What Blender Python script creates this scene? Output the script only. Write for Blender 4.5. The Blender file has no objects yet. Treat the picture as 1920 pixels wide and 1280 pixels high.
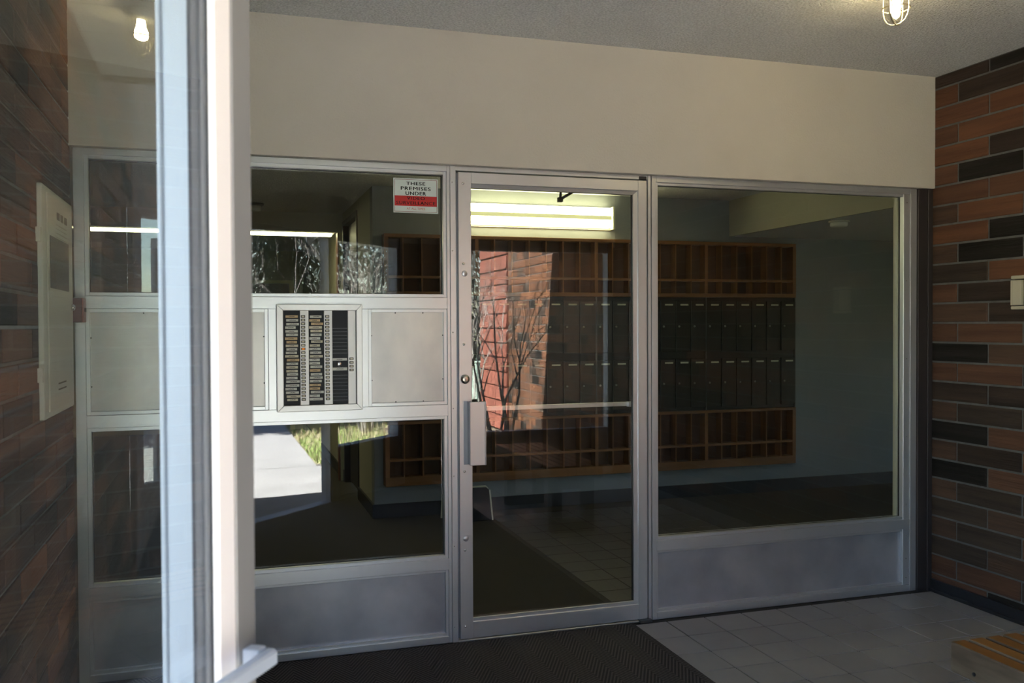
import bpy, bmesh, math, random
from mathutils import Matrix, Vector
random.seed(7)
SC = bpy.context.scene
COL = SC.collection
R = math.radians

# ------------------------------------------------------------------ camera
CAM_H = 1.383
def cam_matrix(yaw, pitch, roll):
    cy, sy, cp, sp = math.cos(yaw), math.sin(yaw), math.cos(pitch), math.sin(pitch)
    f = Vector((sy*cp, cy*cp, sp)); r = Vector((cy, -sy, 0)); u = r.cross(f)
    c, s = math.cos(roll), math.sin(roll)
    r2 = c*r + s*u; u2 = -s*r + c*u
    m = Matrix((r2, u2, -f)).transposed().to_4x4()
    m.translation = (0, 0, CAM_H)
    return m
cd = bpy.data.cameras.new('camera'); cam = bpy.data.objects.new('camera', cd); COL.objects.link(cam)
cam.matrix_world = cam_matrix(R(17.588), R(-1.042), R(-0.272))
cd.sensor_width = 36; cd.lens = 1705.4/1920*36; cd.clip_start = 0.05; cd.clip_end = 400
cd.dof.use_dof = True; cd.dof.focus_distance = 4.1; cd.dof.aperture_fstop = 6.3
SC.camera = cam

# ------------------------------------------------------------------ light
SC.view_settings.view_transform = 'Standard'; SC.view_settings.look = 'None'
SC.view_settings.gamma = 1; SC.view_settings.use_curve_mapping = False
SC.view_settings.exposure = 0.97
SUN_DIR = Vector((0.80, -0.19, -1.0)).normalized()      # direction the sunlight travels
world = bpy.data.worlds.new('world'); SC.world = world; world.use_nodes = True
wn = world.node_tree; wn.nodes.clear()
wo = wn.nodes.new('ShaderNodeOutputWorld'); wb = wn.nodes.new('ShaderNodeBackground')
sky = wn.nodes.new('ShaderNodeTexSky'); sky.sky_type = 'NISHITA'; sky.sun_disc = False
sky.sun_elevation = math.asin(-SUN_DIR.z); sky.sun_rotation = math.atan2(-SUN_DIR.x, -SUN_DIR.y)
sky.air_density = 1.0; sky.dust_density = 0.2; sky.ozone_density = 1.0
wn.links.new(sky.outputs[0], wb.inputs[0]); wb.inputs[1].default_value = 0.74
wn.links.new(wb.outputs[0], wo.inputs[0])
sd = bpy.data.lights.new('sun', 'SUN'); sd.energy = 78; sd.angle = R(0.53); sd.color = (1.0, .96, .90)
sun = bpy.data.objects.new('sun', sd); COL.objects.link(sun)
sun.rotation_euler = SUN_DIR.to_track_quat('-Z', 'Y').to_euler(); sun.location = (-8, 3, 12)
SC.cycles.use_denoising = True; SC.cycles.use_adaptive_sampling = False
SC.cycles.max_bounces = 10; SC.cycles.transparent_max_bounces = 24; SC.cycles.glossy_bounces = 5; SC.cycles.diffuse_bounces = 5
SC.cycles.sample_clamp_indirect = 8

# ------------------------------------------------------------------ materials
MATS = {}
def mat(name, col, rough=.6, metal=0., var=0., vscale=6., vcol=None, bump=0., bscale=200., bdist=.002, stretch=(1, 1, 1), emit=None, estr=0., rnd=0., spec=.5, detail=4.):
    """procedural Principled material: noise between col and vcol, a noise bump and a per-object shift"""
    if name in MATS: return MATS[name]
    m = bpy.data.materials.new(name); m.use_nodes = True; t = m.node_tree; n = t.nodes; l = t.links
    p = n['Principled BSDF']; p.inputs['Roughness'].default_value = rough; p.inputs['Metallic'].default_value = metal
    p.inputs['Specular IOR Level'].default_value = spec
    p.inputs['Base Color'].default_value = (*col, 1)
    tc = n.new('ShaderNodeTexCoord'); mp = n.new('ShaderNodeMapping'); mp.inputs['Scale'].default_value = stretch
    oi = n.new('ShaderNodeObjectInfo')
    vm = n.new('ShaderNodeVectorMath'); vm.operation = 'SCALE'; vm.inputs[0].default_value = (37, 91, 53)
    l.new(oi.outputs['Random'], vm.inputs['Scale'])
    va = n.new('ShaderNodeVectorMath'); va.operation = 'ADD'
    l.new(tc.outputs['Object'], va.inputs[0]); l.new(vm.outputs[0], va.inputs[1]); l.new(va.outputs[0], mp.inputs['Vector'])
    src = None
    if var or vcol:
        no = n.new('ShaderNodeTexNoise'); no.inputs['Scale'].default_value = vscale; no.inputs['Detail'].default_value = detail
        l.new(mp.outputs[0], no.inputs['Vector'])
        rp = n.new('ShaderNodeValToRGB'); rp.color_ramp.elements[0].position = .32; rp.color_ramp.elements[1].position = .68
        c2 = vcol or tuple(max(0, c*(1-var)) for c in col)
        rp.color_ramp.elements[0].color = (*c2, 1); rp.color_ramp.elements[1].color = (*col, 1)
        l.new(no.outputs['Fac'], rp.inputs[0]); src = rp.outputs[0]
    if rnd:
        hs = n.new('ShaderNodeHueSaturation'); hs.inputs['Color'].default_value = (*col, 1)
        if src: l.new(src, hs.inputs['Color'])
        mr = n.new('ShaderNodeMapRange'); mr.inputs['To Min'].default_value = 1-rnd; mr.inputs['To Max'].default_value = 1+rnd
        l.new(oi.outputs['Random'], mr.inputs[0]); l.new(mr.outputs[0], hs.inputs['Value']); src = hs.outputs[0]
    if src: l.new(src, p.inputs['Base Color'])
    if bump:
        nb = n.new('ShaderNodeTexNoise'); nb.inputs['Scale'].default_value = bscale; nb.inputs['Detail'].default_value = 3
        l.new(mp.outputs[0], nb.inputs['Vector'])
        b = n.new('ShaderNodeBump'); b.inputs['Strength'].default_value = bump; b.inputs['Distance'].default_value = bdist
        l.new(nb.outputs['Fac'], b.inputs['Height']); l.new(b.outputs[0], p.inputs['Normal'])
    if emit:
        p.inputs['Emission Color'].default_value = (*emit, 1); p.inputs['Emission Strength'].default_value = estr
    MATS[name] = m; return m

def glass_mat(name, tint):
    m = bpy.data.materials.new(name); m.use_nodes = True; t = m.node_tree; n = t.nodes; l = t.links; n.clear()
    o = n.new('ShaderNodeOutputMaterial'); mx = n.new('ShaderNodeMixShader')
    tr = n.new('ShaderNodeBsdfTransparent'); tr.inputs[0].default_value = (*tint, 1)
    gl = n.new('ShaderNodeBsdfGlossy'); gl.inputs['Roughness'].default_value = 0.0
    ge = n.new('ShaderNodeNewGeometry'); fr = n.new('ShaderNodeFresnel')
    mr = n.new('ShaderNodeMapRange'); mr.inputs['To Min'].default_value = 1.66; mr.inputs['To Max'].default_value = 1/1.66
    l.new(ge.outputs['Backfacing'], mr.inputs[0]); l.new(mr.outputs[0], fr.inputs['IOR'])
    l.new(fr.outputs[0], mx.inputs[0]); l.new(tr.outputs[0], mx.inputs[1]); l.new(gl.outputs[0], mx.inputs[2])
    l.new(mx.outputs[0], o.inputs[0]); MATS[name] = m; return m

GLASS = glass_mat('clear_glass', (.94, .955, .945))
GLOBE = glass_mat('globe_glass', (.97, .97, .95))
STUCCO = mat('beige_stucco', (.58, .535, .475), .9, var=.05, vscale=3, bump=.35, bscale=95, bdist=.004)
CEIL = mat('popcorn_ceiling', (.86, .86, .85), .95, var=.26, vscale=110, bump=1.0, bscale=110, bdist=.02, detail=1)
LWALL = mat('lobby_paint', (.42, .40, .31), .85, var=.04, bump=.3, bscale=80, bdist=.003)
LGREY = mat('lobby_grey_paint', (.25, .265, .275), .85, var=.04, bump=.3, bscale=80, bdist=.003)
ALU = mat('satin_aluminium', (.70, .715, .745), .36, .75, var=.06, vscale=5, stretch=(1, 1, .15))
ALU_OUT = mat('sky_tinted_outer_aluminium', (.385, .43, .50), .55, .3, var=.06, vscale=5, stretch=(1, 1, .15))  # outer frame metal with the sky's blue cast put into its base colour
ALU_IN = mat('aluminium_groove', (.30, .31, .35), .4, .7)
PANEL = mat('worn_aluminium_panel', (.70, .67, .64), .42, .55, vscale=5, vcol=(.50, .49, .49), bump=.12, bscale=9, bdist=.004, stretch=(1, 1, .6))
KICK = mat('dull_kick_panel', (.50, .50, .53), .45, .55, vscale=4, vcol=(.33, .335, .37), bump=.2, bscale=8, bdist=.004)
STEEL = mat('bright_steel', (.8, .8, .8), .2, 1.)
BRASS = mat('dull_brass', (.75, .62, .35), .35, 1.)
BLACK = mat('black_plastic', (.012, .012, .013), .45)
RUBBER = mat('black_rubber_gasket', (.02, .02, .025), .7)
BRONZE = mat('dark_bronze_trim', (.045, .036, .036), .5, .3)
VINYL = mat('black_vinyl_base', (.018, .018, .022), .4)
MORTAR = mat('grey_mortar', (.155, .155, .15), .95, var=.25, vscale=25, bump=.5, bscale=160)
BRK = {}
for k, c, v in (('K', (.052, .034, .028), (.030, .02, .016)), ('D', (.125, .066, .046), (.078, .044, .034)), ('B', (.165, .095, .065), (.11, .062, .046)),
                ('M', (.25, .115, .07), (.17, .085, .058)), ('R', (.33, .13, .072), (.24, .095, .058)), ('O', (.40, .145, .07), (.30, .11, .06))):
    c = (.45*c[0]+.004, .54*c[1]+.004, .57*c[2]+.004); v = (.38*v[0]+.003, .46*v[1]+.003, .49*v[2]+.003)
    BRK[k] = mat('brick_' + {'K': 'charcoal', 'D': 'dark_brown', 'B': 'brown', 'M': 'rust_brown', 'R': 'rust', 'O': 'orange'}[k], c, .85, vscale=9, vcol=v, bump=1., bscale=40, bdist=.006, stretch=(.14, 1, 2.8), rnd=.14, spec=.2)
TILE = mat('beige_floor_tile', (.29, .28, .275), .38, var=.10, vscale=5, rnd=.05, bump=.05, bscale=60)
LTILE = mat('brown_grey_lobby_tile', (.060, .053, .046), .45, var=.12, vscale=5, rnd=.05)
GROUT = mat('dark_grout', (.035, .033, .033), .9)
CARPET = mat('olive_carpet', (.050, .040, .026), 1.0, var=.35, vscale=240, bump=.8, bscale=400, bdist=.004)
WOOD = mat('stained_oak', (.26, .108, .026), .5, vscale=14, vcol=(.16, .063, .016), stretch=(1, 1, .12), bump=.05, bscale=60, rnd=.1)
WOODH = mat('stained_oak_rail', (.26, .11, .028), .5, vscale=14, vcol=(.17, .068, .017), stretch=(.12, 1, 1), rnd=.1)
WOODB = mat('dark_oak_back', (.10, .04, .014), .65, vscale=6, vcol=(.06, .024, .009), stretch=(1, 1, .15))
BOXG = mat('dark_bronze_mailbox', (.030, .026, .020), .35, .45)
BOXF = mat('black_mailbox_frame', (.016, .015, .013), .4, .4)
BOXL = mat('mailbox_door_edge', (.12, .12, .12), .35, .8)
PAPER = mat('cream_card', (.72, .70, .58), .7)
TUBE = mat('fluorescent_diffuser', (.3, .3, .2), .6, emit=(1., .95, .42), estr=.38)
TUBEC = mat('fluorescent_tube', (1, 1, 1), .4, emit=(1., .94, .52), estr=9)
BULB = mat('lamp_bulb', (1, 1, 1), .4, emit=(1., .80, .42), estr=190)
LAMPB = mat('lamp_base_grey', (.55, .55, .52), .5, .4)
CAGE = mat('lamp_cage_wire', (.60, .55, .42), .35, .9)
CREAM = mat('cream_enamel', (.70, .69, .60), .45, var=.04)
REDBOX = mat('faded_red_enamel', (.33, .10, .075), .5, var=.2)
BEIGEP = mat('beige_plastic', (.52, .47, .36), .5)
VARN = mat('amber_varnished_slat', (.27, .125, .030), .4, vscale=14, vcol=(.17, .072, .016), stretch=(1, .08, 1), bump=.08, bscale=60)
WORN = mat('worn_pale_timber', (.165, .122, .080), .8, vscale=16, vcol=(.07, .047, .030), stretch=(1, .2, 1), bump=.3, bscale=60)
DKWOOD = mat('grey_brown_timber', (.11, .085, .06), .7, var=.3, vscale=10)
DOORB = mat('dark_brown_door', (.030, .024, .018), .5)
CONC = mat('pale_concrete', (.235, .24, .245), .95, var=.16, vscale=3, bump=.4, bscale=120)
SOIL = mat('dry_soil', (.16, .13, .09), 1., var=.4, vscale=3)
TURF = mat('dry_turf', (.14, .15, .065), 1., vscale=2.5, vcol=(.22, .20, .12))
BLADE = mat('grass_blade', (.20, .30, .07), .8, rnd=.2)
BLADE2 = mat('straw_blade', (.50, .44, .28), .8)
BARK = mat('grey_bark', (.34, .32, .30), .8, var=.35, vscale=40)
NEEDLE = mat('blue_green_needles', (.032, .056, .048), .7, var=.5, vscale=2)
HEDGEM = mat('dark_leaf', (.05, .10, .035), .6, var=.5, vscale=3)
TRUNK = mat('brown_bark', (.10, .07, .05), .9)
SIDING = mat('red_stained_siding', (.24, .075, .05), .8, var=.2, vscale=6, stretch=(1, .2, 1), rnd=.12)
SOFFIT = mat('white_vinyl_soffit', (.66, .65, .60), .6)
WHITEP = mat('white_painted_trim', (.75, .75, .72), .5)
STUCCO2 = mat('cream_stucco_far', (.62, .57, .46), .9)

def chevron_mat():
    """ribbed herringbone rubber-backed entrance mat"""
    m = bpy.data.materials.new('herringbone_mat'); m.use_nodes = True; t = m.node_tree; n = t.nodes; l = t.links; p = n['Principled BSDF']
    p.inputs['Roughness'].default_value = .95
    tc = n.new('ShaderNodeTexCoord'); sp = n.new('ShaderNodeSeparateXYZ'); l.new(tc.outputs['Object'], sp.inputs[0])
    def mth(op, a, b=None):
        q = n.new('ShaderNodeMath'); q.operation = op
        for i, v in enumerate((a, b)):
            if v is None: continue
            if isinstance(v, (int, float)): q.inputs[i].default_value = v
            else: l.new(v, q.inputs[i])
        return q.outputs[0]
    tri = mth('PINGPONG', mth('ADD', sp.outputs[0], 20.0), .075)
    ph = mth('SINE', mth('MULTIPLY', mth('ADD', sp.outputs[1], mth('MULTIPLY', tri, 1.9)), 2*math.pi/.029))
    mr = n.new('ShaderNodeMapRange'); mr.inputs[1].default_value = -.3; mr.inputs[2].default_value = .7; l.new(ph, mr.inputs[0])
    no = n.new('ShaderNodeTexNoise'); no.inputs['Scale'].default_value = 260; l.new(tc.outputs['Object'], no.inputs['Vector'])
    mx = n.new('ShaderNodeMix'); mx.data_type = 'RGBA'; l.new(mr.outputs[0], mx.inputs['Factor'])
    mx.inputs['A'].default_value = (.020, .017, .017, 1); mx.inputs['B'].default_value = (.085, .072, .068, 1)
    l.new(mx.outputs['Result'], p.inputs['Base Color'])
    b = n.new('ShaderNodeBump'); b.inputs['Distance'].default_value = .004; b.inputs['Strength'].default_value = .9
    l.new(mth('ADD', mr.outputs[0], mth('MULTIPLY', no.outputs['Fac'], .35)), b.inputs['Height']); l.new(b.outputs[0], p.inputs['Normal'])
    return m
MATM = chevron_mat()

def card_mat(name, col):
    """name card with a short typed line (flat print)"""
    m = bpy.data.materials.new(name); m.use_nodes = True; t = m.node_tree; n = t.nodes; l = t.links; p = n['Principled BSDF']
    p.inputs['Roughness'].default_value = .6
    tc = n.new('ShaderNodeTexCoord'); sp = n.new('ShaderNodeSeparateXYZ'); l.new(tc.outputs['Generated'], sp.inputs[0])
    oi = n.new('ShaderNodeObjectInfo')
    def mth(op, a, b=None, c=None):
        q = n.new('ShaderNodeMath'); q.operation = op
        for i, v in enumerate((a, b, c)):
            if v is None: continue
            if isinstance(v, (int, float)): q.inputs[i].default_value = v
            else: l.new(v, q.inputs[i])
        return q.outputs[0]
    row = mth('COMPARE', sp.outputs[2], .5, .17)
    colm = mth('COMPARE', sp.outputs[0], mth('ADD', .47, mth('MULTIPLY', oi.outputs['Random'], .08)), mth('ADD', .20, mth('MULTIPLY', oi.outputs['Random'], .09)))
    no = n.new('ShaderNodeTexNoise'); no.inputs['Scale'].default_value = 420; l.new(tc.outputs['Object'], no.inputs['Vector'])
    f = mth('MULTIPLY', mth('MULTIPLY', row, colm), mth('GREATER_THAN', no.outputs['Fac'], .46))
    mx = n.new('ShaderNodeMix'); mx.data_type = 'RGBA'; l.new(f, mx.inputs['Factor'])
    mx.inputs['A'].default_value = (*col, 1); mx.inputs['B'].default_value = (.10, .09, .08, 1)
    l.new(mx.outputs['Result'], p.inputs['Base Color']); return m
CARDS = [card_mat('name_card_white', (.66, .65, .58)), card_mat('name_card_cream', (.66, .60, .45)), card_mat('name_card_tan', (.62, .44, .24))]

# ------------------------------------------------------------------ mesh helpers
class B:
    def __init__(s): s.bm = bmesh.new(); s.mi = 0
    def _f(s, vs):
        try: f = s.bm.faces.new(vs); f.material_index = s.mi; return f
        except ValueError: return None
    def box(s, x0, x1, y0, y1, z0, z1, top=None):
        v = [s.bm.verts.new(p) for p in ((x0, y0, z0), (x1, y0, z0), (x1, y1, z0), (x0, y1, z0), (x0, y0, z1), (x1, y0, z1), (x1, y1, z1), (x0, y1, z1))]
        for i, q in enumerate(((3, 2, 1, 0), (4, 5, 6, 7), (0, 1, 5, 4), (1, 2, 6, 5), (2, 3, 7, 6), (3, 0, 4, 7))):
            f = s._f([v[k] for k in q])
            if top is not None and i == 1: f.material_index = top
        return s
    def prism(s, pts, z0, z1):
        a = [s.bm.verts.new((x, y, z0)) for x, y in pts]; b = [s.bm.verts.new((x, y, z1)) for x, y in pts]
        s._f(a[::-1]); s._f(b); n = len(pts)
        for i in range(n): s._f([a[i], a[(i+1) % n], b[(i+1) % n], b[i]])
        return s
    def prism_y(s, pts, y0, y1):
        a = [s.bm.verts.new((x, y0, z)) for x, z in pts]; b = [s.bm.verts.new((x, y1, z)) for x, z in pts]
        s._f(a); s._f(b[::-1]); n = len(pts)
        for i in range(n): s._f([a[i], b[i], b[(i+1) % n], a[(i+1) % n]])
        return s
    def tube(s, p0, p1, r0, r1=None, n=8, cap=True):
        r1 = r0 if r1 is None else r1
        p0, p1 = Vector(p0), Vector(p1); d = (p1-p0).normalized()
        a = d.cross(Vector((0, 0, 1)) if abs(d.z) < .9 else Vector((1, 0, 0))).normalized(); b = d.cross(a)
        A = [s.bm.verts.new(p0+(a*math.cos(t)+b*math.sin(t))*r0) for t in (2*math.pi*i/n for i in range(n))]
        Bv = [s.bm.verts.new(p1+(a*math.cos(t)+b*math.sin(t))*r1) for t in (2*math.pi*i/n for i in range(n))]
        for i in range(n): s._f([A[i], A[(i+1) % n], Bv[(i+1) % n], Bv[i]])
        if cap: s._f(A[::-1]); s._f(Bv)
        return s
    def path(s, pts, r, n=6):
        for a, b in zip(pts, pts[1:]): s.tube(a, b, r, r, n)
        return s
    def lathe(s, prof, cx=0, cy=0, n=24, cap=True):
        rings = [[s.bm.verts.new((cx+r*math.cos(2*math.pi*i/n), cy+r*math.sin(2*math.pi*i/n), z)) for i in range(n)] for r, z in prof]
        for a, b in zip(rings, rings[1:]):
            for i in range(n): s._f([a[i], a[(i+1) % n], b[(i+1) % n], b[i]])
        if cap: s._f(rings[0][::-1]); s._f(rings[-1])
        return s
    def quad(s, *p): s._f([s.bm.verts.new(q) for q in p]); return s
    def xf(s, m): bmesh.ops.transform(s.bm, matrix=m, verts=s.bm.verts); return s
    def mesh(s, name, mats, smooth=False, bevel=0):
        bmesh.ops.recalc_face_normals(s.bm, faces=s.bm.faces)
        if bevel: bmesh.ops.bevel(s.bm, geom=list(s.bm.edges), offset=bevel, segments=1, affect='EDGES', clamp_overlap=True)
        me = bpy.data.meshes.new(name); s.bm.to_mesh(me); s.bm.free()
        for m in (mats if isinstance(mats, (list, tuple)) else [mats]): me.materials.append(m)
        if smooth:
            for p in me.polygons: p.use_smooth = True
        return me
    def build(s, name, mats, parent=None, smooth=False, bevel=0, loc=None, label=None):
        return link(name, s.mesh(name, mats, smooth, bevel), parent, loc, label)
def link(name, me, parent=None, loc=None, label=None):
    o = bpy.data.objects.new(name, me); COL.objects.link(o)
    if parent: o.parent = parent
    if loc: o.location = loc
    if label: o['label'] = label
    return o
def tag(o, label=None, cat=None, group=None, kind=None):
    for k, v in (('label', label), ('category', cat), ('group', group), ('kind', kind)):
        if v: o[k] = v
    return o
def thing(name, label, cat, loc=(0, 0, 0), rotz=0, group=None, kind=None):
    o = bpy.data.objects.new(name, None); COL.objects.link(o); o.location = loc; o.rotation_euler = (0, 0, rotz); o.empty_display_size = .05
    return tag(o, label, cat, group, kind)
def bx(*a): return B().box(*a)
def structure(name, b, m, label, cat, loc=None, rotz=0, **k):
    o = b.build(name, m, None, loc=loc, **k); o.rotation_euler = (0, 0, rotz)
    return tag(o, label, cat, kind='structure')

# ------------------------------------------------------------------ plan of the place (metres; camera above the origin)
D = 3.836            # inner glazed wall
XL, XR = -.553, 3.488
ZC, ZH = 2.641, 2.073
LB = 6.50            # lobby mailbox wall
LC = 2.38            # lobby ceiling
S2 = math.sqrt(.5)
A0 = (XL, 1.788)     # start of the angled outer wall
AROT = R(-45)
YW = -.20            # straight outer window wall
SOF = 2.45           # soffit underside

# ---- floors
VEST = [(XL-.06, D+.10), (XL-.06, 1.76), (1.42, -.24), (XR+.06, -.24), (XR+.06, D+.10)]
fl = structure('floor', B().prism([(XL, D+.02), (XL, 1.788), (1.435, YW), (XR, YW), (XR, D+.02)], -.12, -.004), GROUT, 'vestibule floor of square beige tiles with thin dark joints', 'floor')
TX = [1.756+.197*i for i in range(9)]; TY = [3.80, 3.594]+[3.594-.197*i for i in range(1, 20)]
tcache = {}
def tile(root, x0, x1, y0, y1, m=None):
    m = m or TILE; k = (round(x1-x0, 3), round(y1-y0, 3), m.name)
    if k not in tcache: tcache[k] = B().box(.003, k[0]-.003, .003, k[1]-.003, -.012, 0).mesh('tile', m, bevel=.0012)
    link('tile', tcache[k], root, (x0, y0, 0))
for i in range(9):
    x0, x1 = TX[i], min(TX[i]+.197, XR)
    for j in range(len(TY)-1):
        if TY[j+1] > YW: tile(fl, x0, x1, TY[j+1], TY[j])
fl2 = structure('floor_lobby', bx(-3, 7.2, D+.02, 14, -.12, -.004), CARPET, 'dark olive carpet floor of the lobby behind the glass', 'floor')
for i in range(7):
    for j in range(12):
        tile(fl2, 1.83+.197*i, 2.027+.197*i, 3.94+.197*j, 4.137+.197*j, LTILE)
tag(B().prism([(1.782, 3.80), (-.50, 3.80), (-.50, 1.86), (1.05, .31), (1.782, .31)], .0, .010).build('entrance_mat', MATM), 'dark brown herringbone ribbed entrance mat in front of the glass door', 'mat')

# ---- ceilings
structure('ceiling', B().prism(VEST, ZC, ZC+.1), CEIL, 'grey popcorn textured vestibule ceiling', 'ceiling')
structure('ceiling_lobby', bx(-3, 3.93, D+.10, 14, LC, LC+.1), CEIL, 'shaded popcorn ceiling of the lobby', 'ceiling')
structure('ceiling_lobby_low', bx(3.93, 7.2, D+.10, LB, 2.09, 2.35), [CEIL], 'dropped lower ceiling on the right side of the lobby', 'ceiling')
structure('wall_bulkhead', bx(3.91, 3.93, D+.10, LB, 2.09, LC), LWALL, 'cream bulkhead face stepping down to the lower lobby ceiling', 'bulkhead')

# ---- plain walls
structure('wall_back', B().box(XL, XR, D-.03, D+.10, ZH, ZC+.1), STUCCO, 'beige stucco wall band above the glass door and windows', 'wall')
structure('wall_lobby_back', bx(1.02, 7.2, LB, LB+.12, 0, LC+.1), LGREY, 'grey lobby wall behind the mailboxes', 'wall')
structure('wall_lobby_right', B().box(7.2, 7.3, D, 4.2, 0, LC+.1).box(7.2, 7.3, 4.85, LB+.1, 0, LC+.1).box(7.2, 7.3, 4.2, 4.85, 1.6, LC+.1), LGREY, 'far right lobby wall with a glazed exit', 'wall')
cw = structure('wall_corridor_right', B().box(1.02, 1.14, LB+.12, 7.255, 0, LC), LWALL, 'cream side wall of the corridor left of the mailboxes', 'wall')
structure('wall_corridor_far', bx(1.02, 1.14, 8.145, 13.2, 0, LC), LWALL, 'cream corridor wall beyond the dark door', 'wall')
structure('wall_corridor_lintel', bx(1.02, 1.14, 7.255, 8.145, 2.305, LC), LWALL, 'cream lintel over the dark corridor door', 'wall')
structure('wall_corridor_left', bx(-3.1, -3, D, 14, 0, LC), LWALL, 'corridor left side wall', 'wall')
structure('wall_lobby_front', B().box(-3.1, XL-.2, D, D+.1, 0, LC+.1).box(XR+.2, 7.3, D, D+.1, 0, LC+.1), LWALL, 'inner face of the wall beside the vestibule', 'wall')
structure('wall_corridor_end', B().box(-3, -.6, 12.5, 12.6, 0, LC).box(.88, 1.02, 12.5, 12.6, 0, LC).box(-.6, .88, 12.5, 12.6, 1.99, LC), LWALL, 'far end wall of the corridor with a dark doorway', 'wall')
structure('wall_corridor_header', B().box(-3, 1.02, 8.2, 8.3, 2.215, LC), LWALL, 'cream header crossing the corridor ceiling', 'header')
structure('wall_corridor_dark', bx(-3, 7.2, 13.9, 14, 0, LC), DOORB, 'dark wall beyond the far doorway', 'wall')
structure('roof', B().prism([(-3.2, D+.05), (7.4, D+.05), (7.4, 14.1), (-3.2, 14.1)], LC+.12, LC+.3).prism([(XL-.2, D+.12), (XL-.2, 1.80), (1.44, -.32), (XR+.2, -.32), (XR+.2, D+.12)], ZC+.1, ZC+.3), STUCCO2, 'flat roof over vestibule and lobby', 'roof')
structure('baseboard_right', B().box(XR-.014, XR, YW, D-.02, 0, .062).box(XR-.026, XR-.014, YW, D-.02, 0, .014), VINYL, 'black vinyl base along the right brick wall', 'baseboard')
structure('baseboard_lobby', B().box(1.01, 7.2, LB-.012, LB, 0, .10), VINYL, 'dark base strip under the mailbox wall', 'baseboard')
structure('baseboard_corridor', B().box(1.006, 1.02, LB, 7.26, 0, .10).box(1.006, 1.02, 8.14, 12.5, 0, .10), VINYL, 'dark base strip along the corridor', 'baseboard')

# ---- brick walls
CP, BL = .0994, .391
bcache = {}
def brick_mesh(L, h, c):
    k = (round(L, 3), round(h, 3), c)
    if k not in bcache:
        bcache[k] = B().box(.005, k[0]-.005, 0, .05, .005, k[1]-.005).mesh('brick', BRK[c], bevel=.0025)
    return bcache[k]
def brick_wall(name, label, loc, rot, length, ztop, j0, j1, table=None, weights='KKDDBBMMRRRO', seed=1, thick=.1, BL=.391, band=None):
    """mortar slab with one brick object per brick; local X runs along the wall, Y goes into it"""
    root = B().box(0, length, .006, thick, 0, ztop).build(name, MORTAR, None, loc=loc); root.rotation_euler = (0, 0, rot)
    tag(root, label, 'brick wall', kind='structure')
    rng = random.Random(seed); nrow = 27
    base = 2.576; rest = {}
    for k in range(-int((ztop-2.576)/CP)-1 if ztop > 2.7 else 0, nrow):
        zb = base-CP*k; zt = min(zb+CP, ztop)
        if zt-zb < .03: continue
        zb = max(zb, 0.0)
        xs = [0]; x = j0 if k % 2 == 0 else j1
        while x < length-.03: xs.append(x); x += BL
        xs.append(length)
        for i in range(len(xs)-1):
            c = table[k][i] if table and 0 <= k < len(table) and i < len(table[k]) else rng.choice(weights)
            if band and not (band[0] < zb < band[1]):
                rest.setdefault(c, B()).box(xs[i]+.005, xs[i+1]-.005, 0, .05, zb+.005, zt-.005); continue
            link('brick', brick_mesh(xs[i+1]-xs[i], zt-zb, c), root, (xs[i], rng.uniform(-.0012, .0012), zb))
    if rest:
        b = B(); ms = []
        for c, q in rest.items():
            me = q.mesh('t', BRK[c]); n0 = len(b.bm.faces); b.bm.from_mesh(me); b.bm.faces.ensure_lookup_table()
            for f in b.bm.faces[n0:]: f.material_index = len(ms)
            ms.append(BRK[c]); bpy.data.meshes.remove(me)
        b.build('brickwork', ms, root)['kind'] = 'stuff'
    return root
TAB = ['DK', 'OD', 'OO', 'RO', 'OD', 'RK', 'RR', 'MO', 'OK', 'MK', 'BO', 'RD', 'MD', 'RR', 'KM', 'RR', 'DD', 'MB', 'KR', 'MD', 'KR', 'MB', 'BM', 'MB', 'BM', 'RR', 'RK']
brick_wall('wall_right', 'vestibule right wall of long rust, brown and charcoal bricks', (XR, D-.0, 0), R(-90), D-YW, ZC, .372, .18, TAB, seed=3)
brick_wall('wall_left', 'vestibule left wall of long rust and brown bricks seen through the side pane', (XL, 1.788, 0), R(90), D-1.788, ZC, .30, .105, seed=8, thick=.18)
brick_wall('wall_outside_right', 'sunlit outer brick wall running away from the entrance, mirrored in the door glass', (XR, YW, 0), R(-90), 3.25, 2.95, .12, .235, weights='KDBMRRROOOOOO', seed=5, BL=.23, band=(.3, 2.2))
brick_wall('wall_outside_left', 'shaded outer brick facade left of the entrance under the soffit', (-4.2, 1.788, 0), 0, 4.2+XL, 2.95, .33, .135, weights='KDBMMRRRO', seed=6, thick=.18)
# red stained lap siding beyond the outer brick wall
sw = structure('wall_outside_siding', bx(0, 1.25, .02, .12, 0, 3.1), SIDING, 'red stained lap siding at the end of the outer brick wall', 'siding', (XR-.02, YW-3.25, 0), R(-90))
pm = B().prism([(0, 0), (1, 0), (1, .001), (0, .001)], 0, .001); pm.bm.free()
lap = B()
v = [lap.bm.verts.new(p) for p in ((0, -.014, 0), (1.25, -.014, 0), (1.25, .02, 0), (0, .02, 0), (0, .004, .186), (1.25, .004, .186), (1.25, .02, .186), (0, .02, .186))]
for q in ((3, 2, 1, 0), (4, 5, 6, 7), (0, 1, 5, 4), (1, 2, 6, 5), (2, 3, 7, 6), (3, 0, 4, 7)): lap._f([v[k] for k in q])
lapm = lap.mesh('plank', SIDING)
for i in range(16): link('plank', lapm, sw, (0, 0, .02+.19*i))

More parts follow.
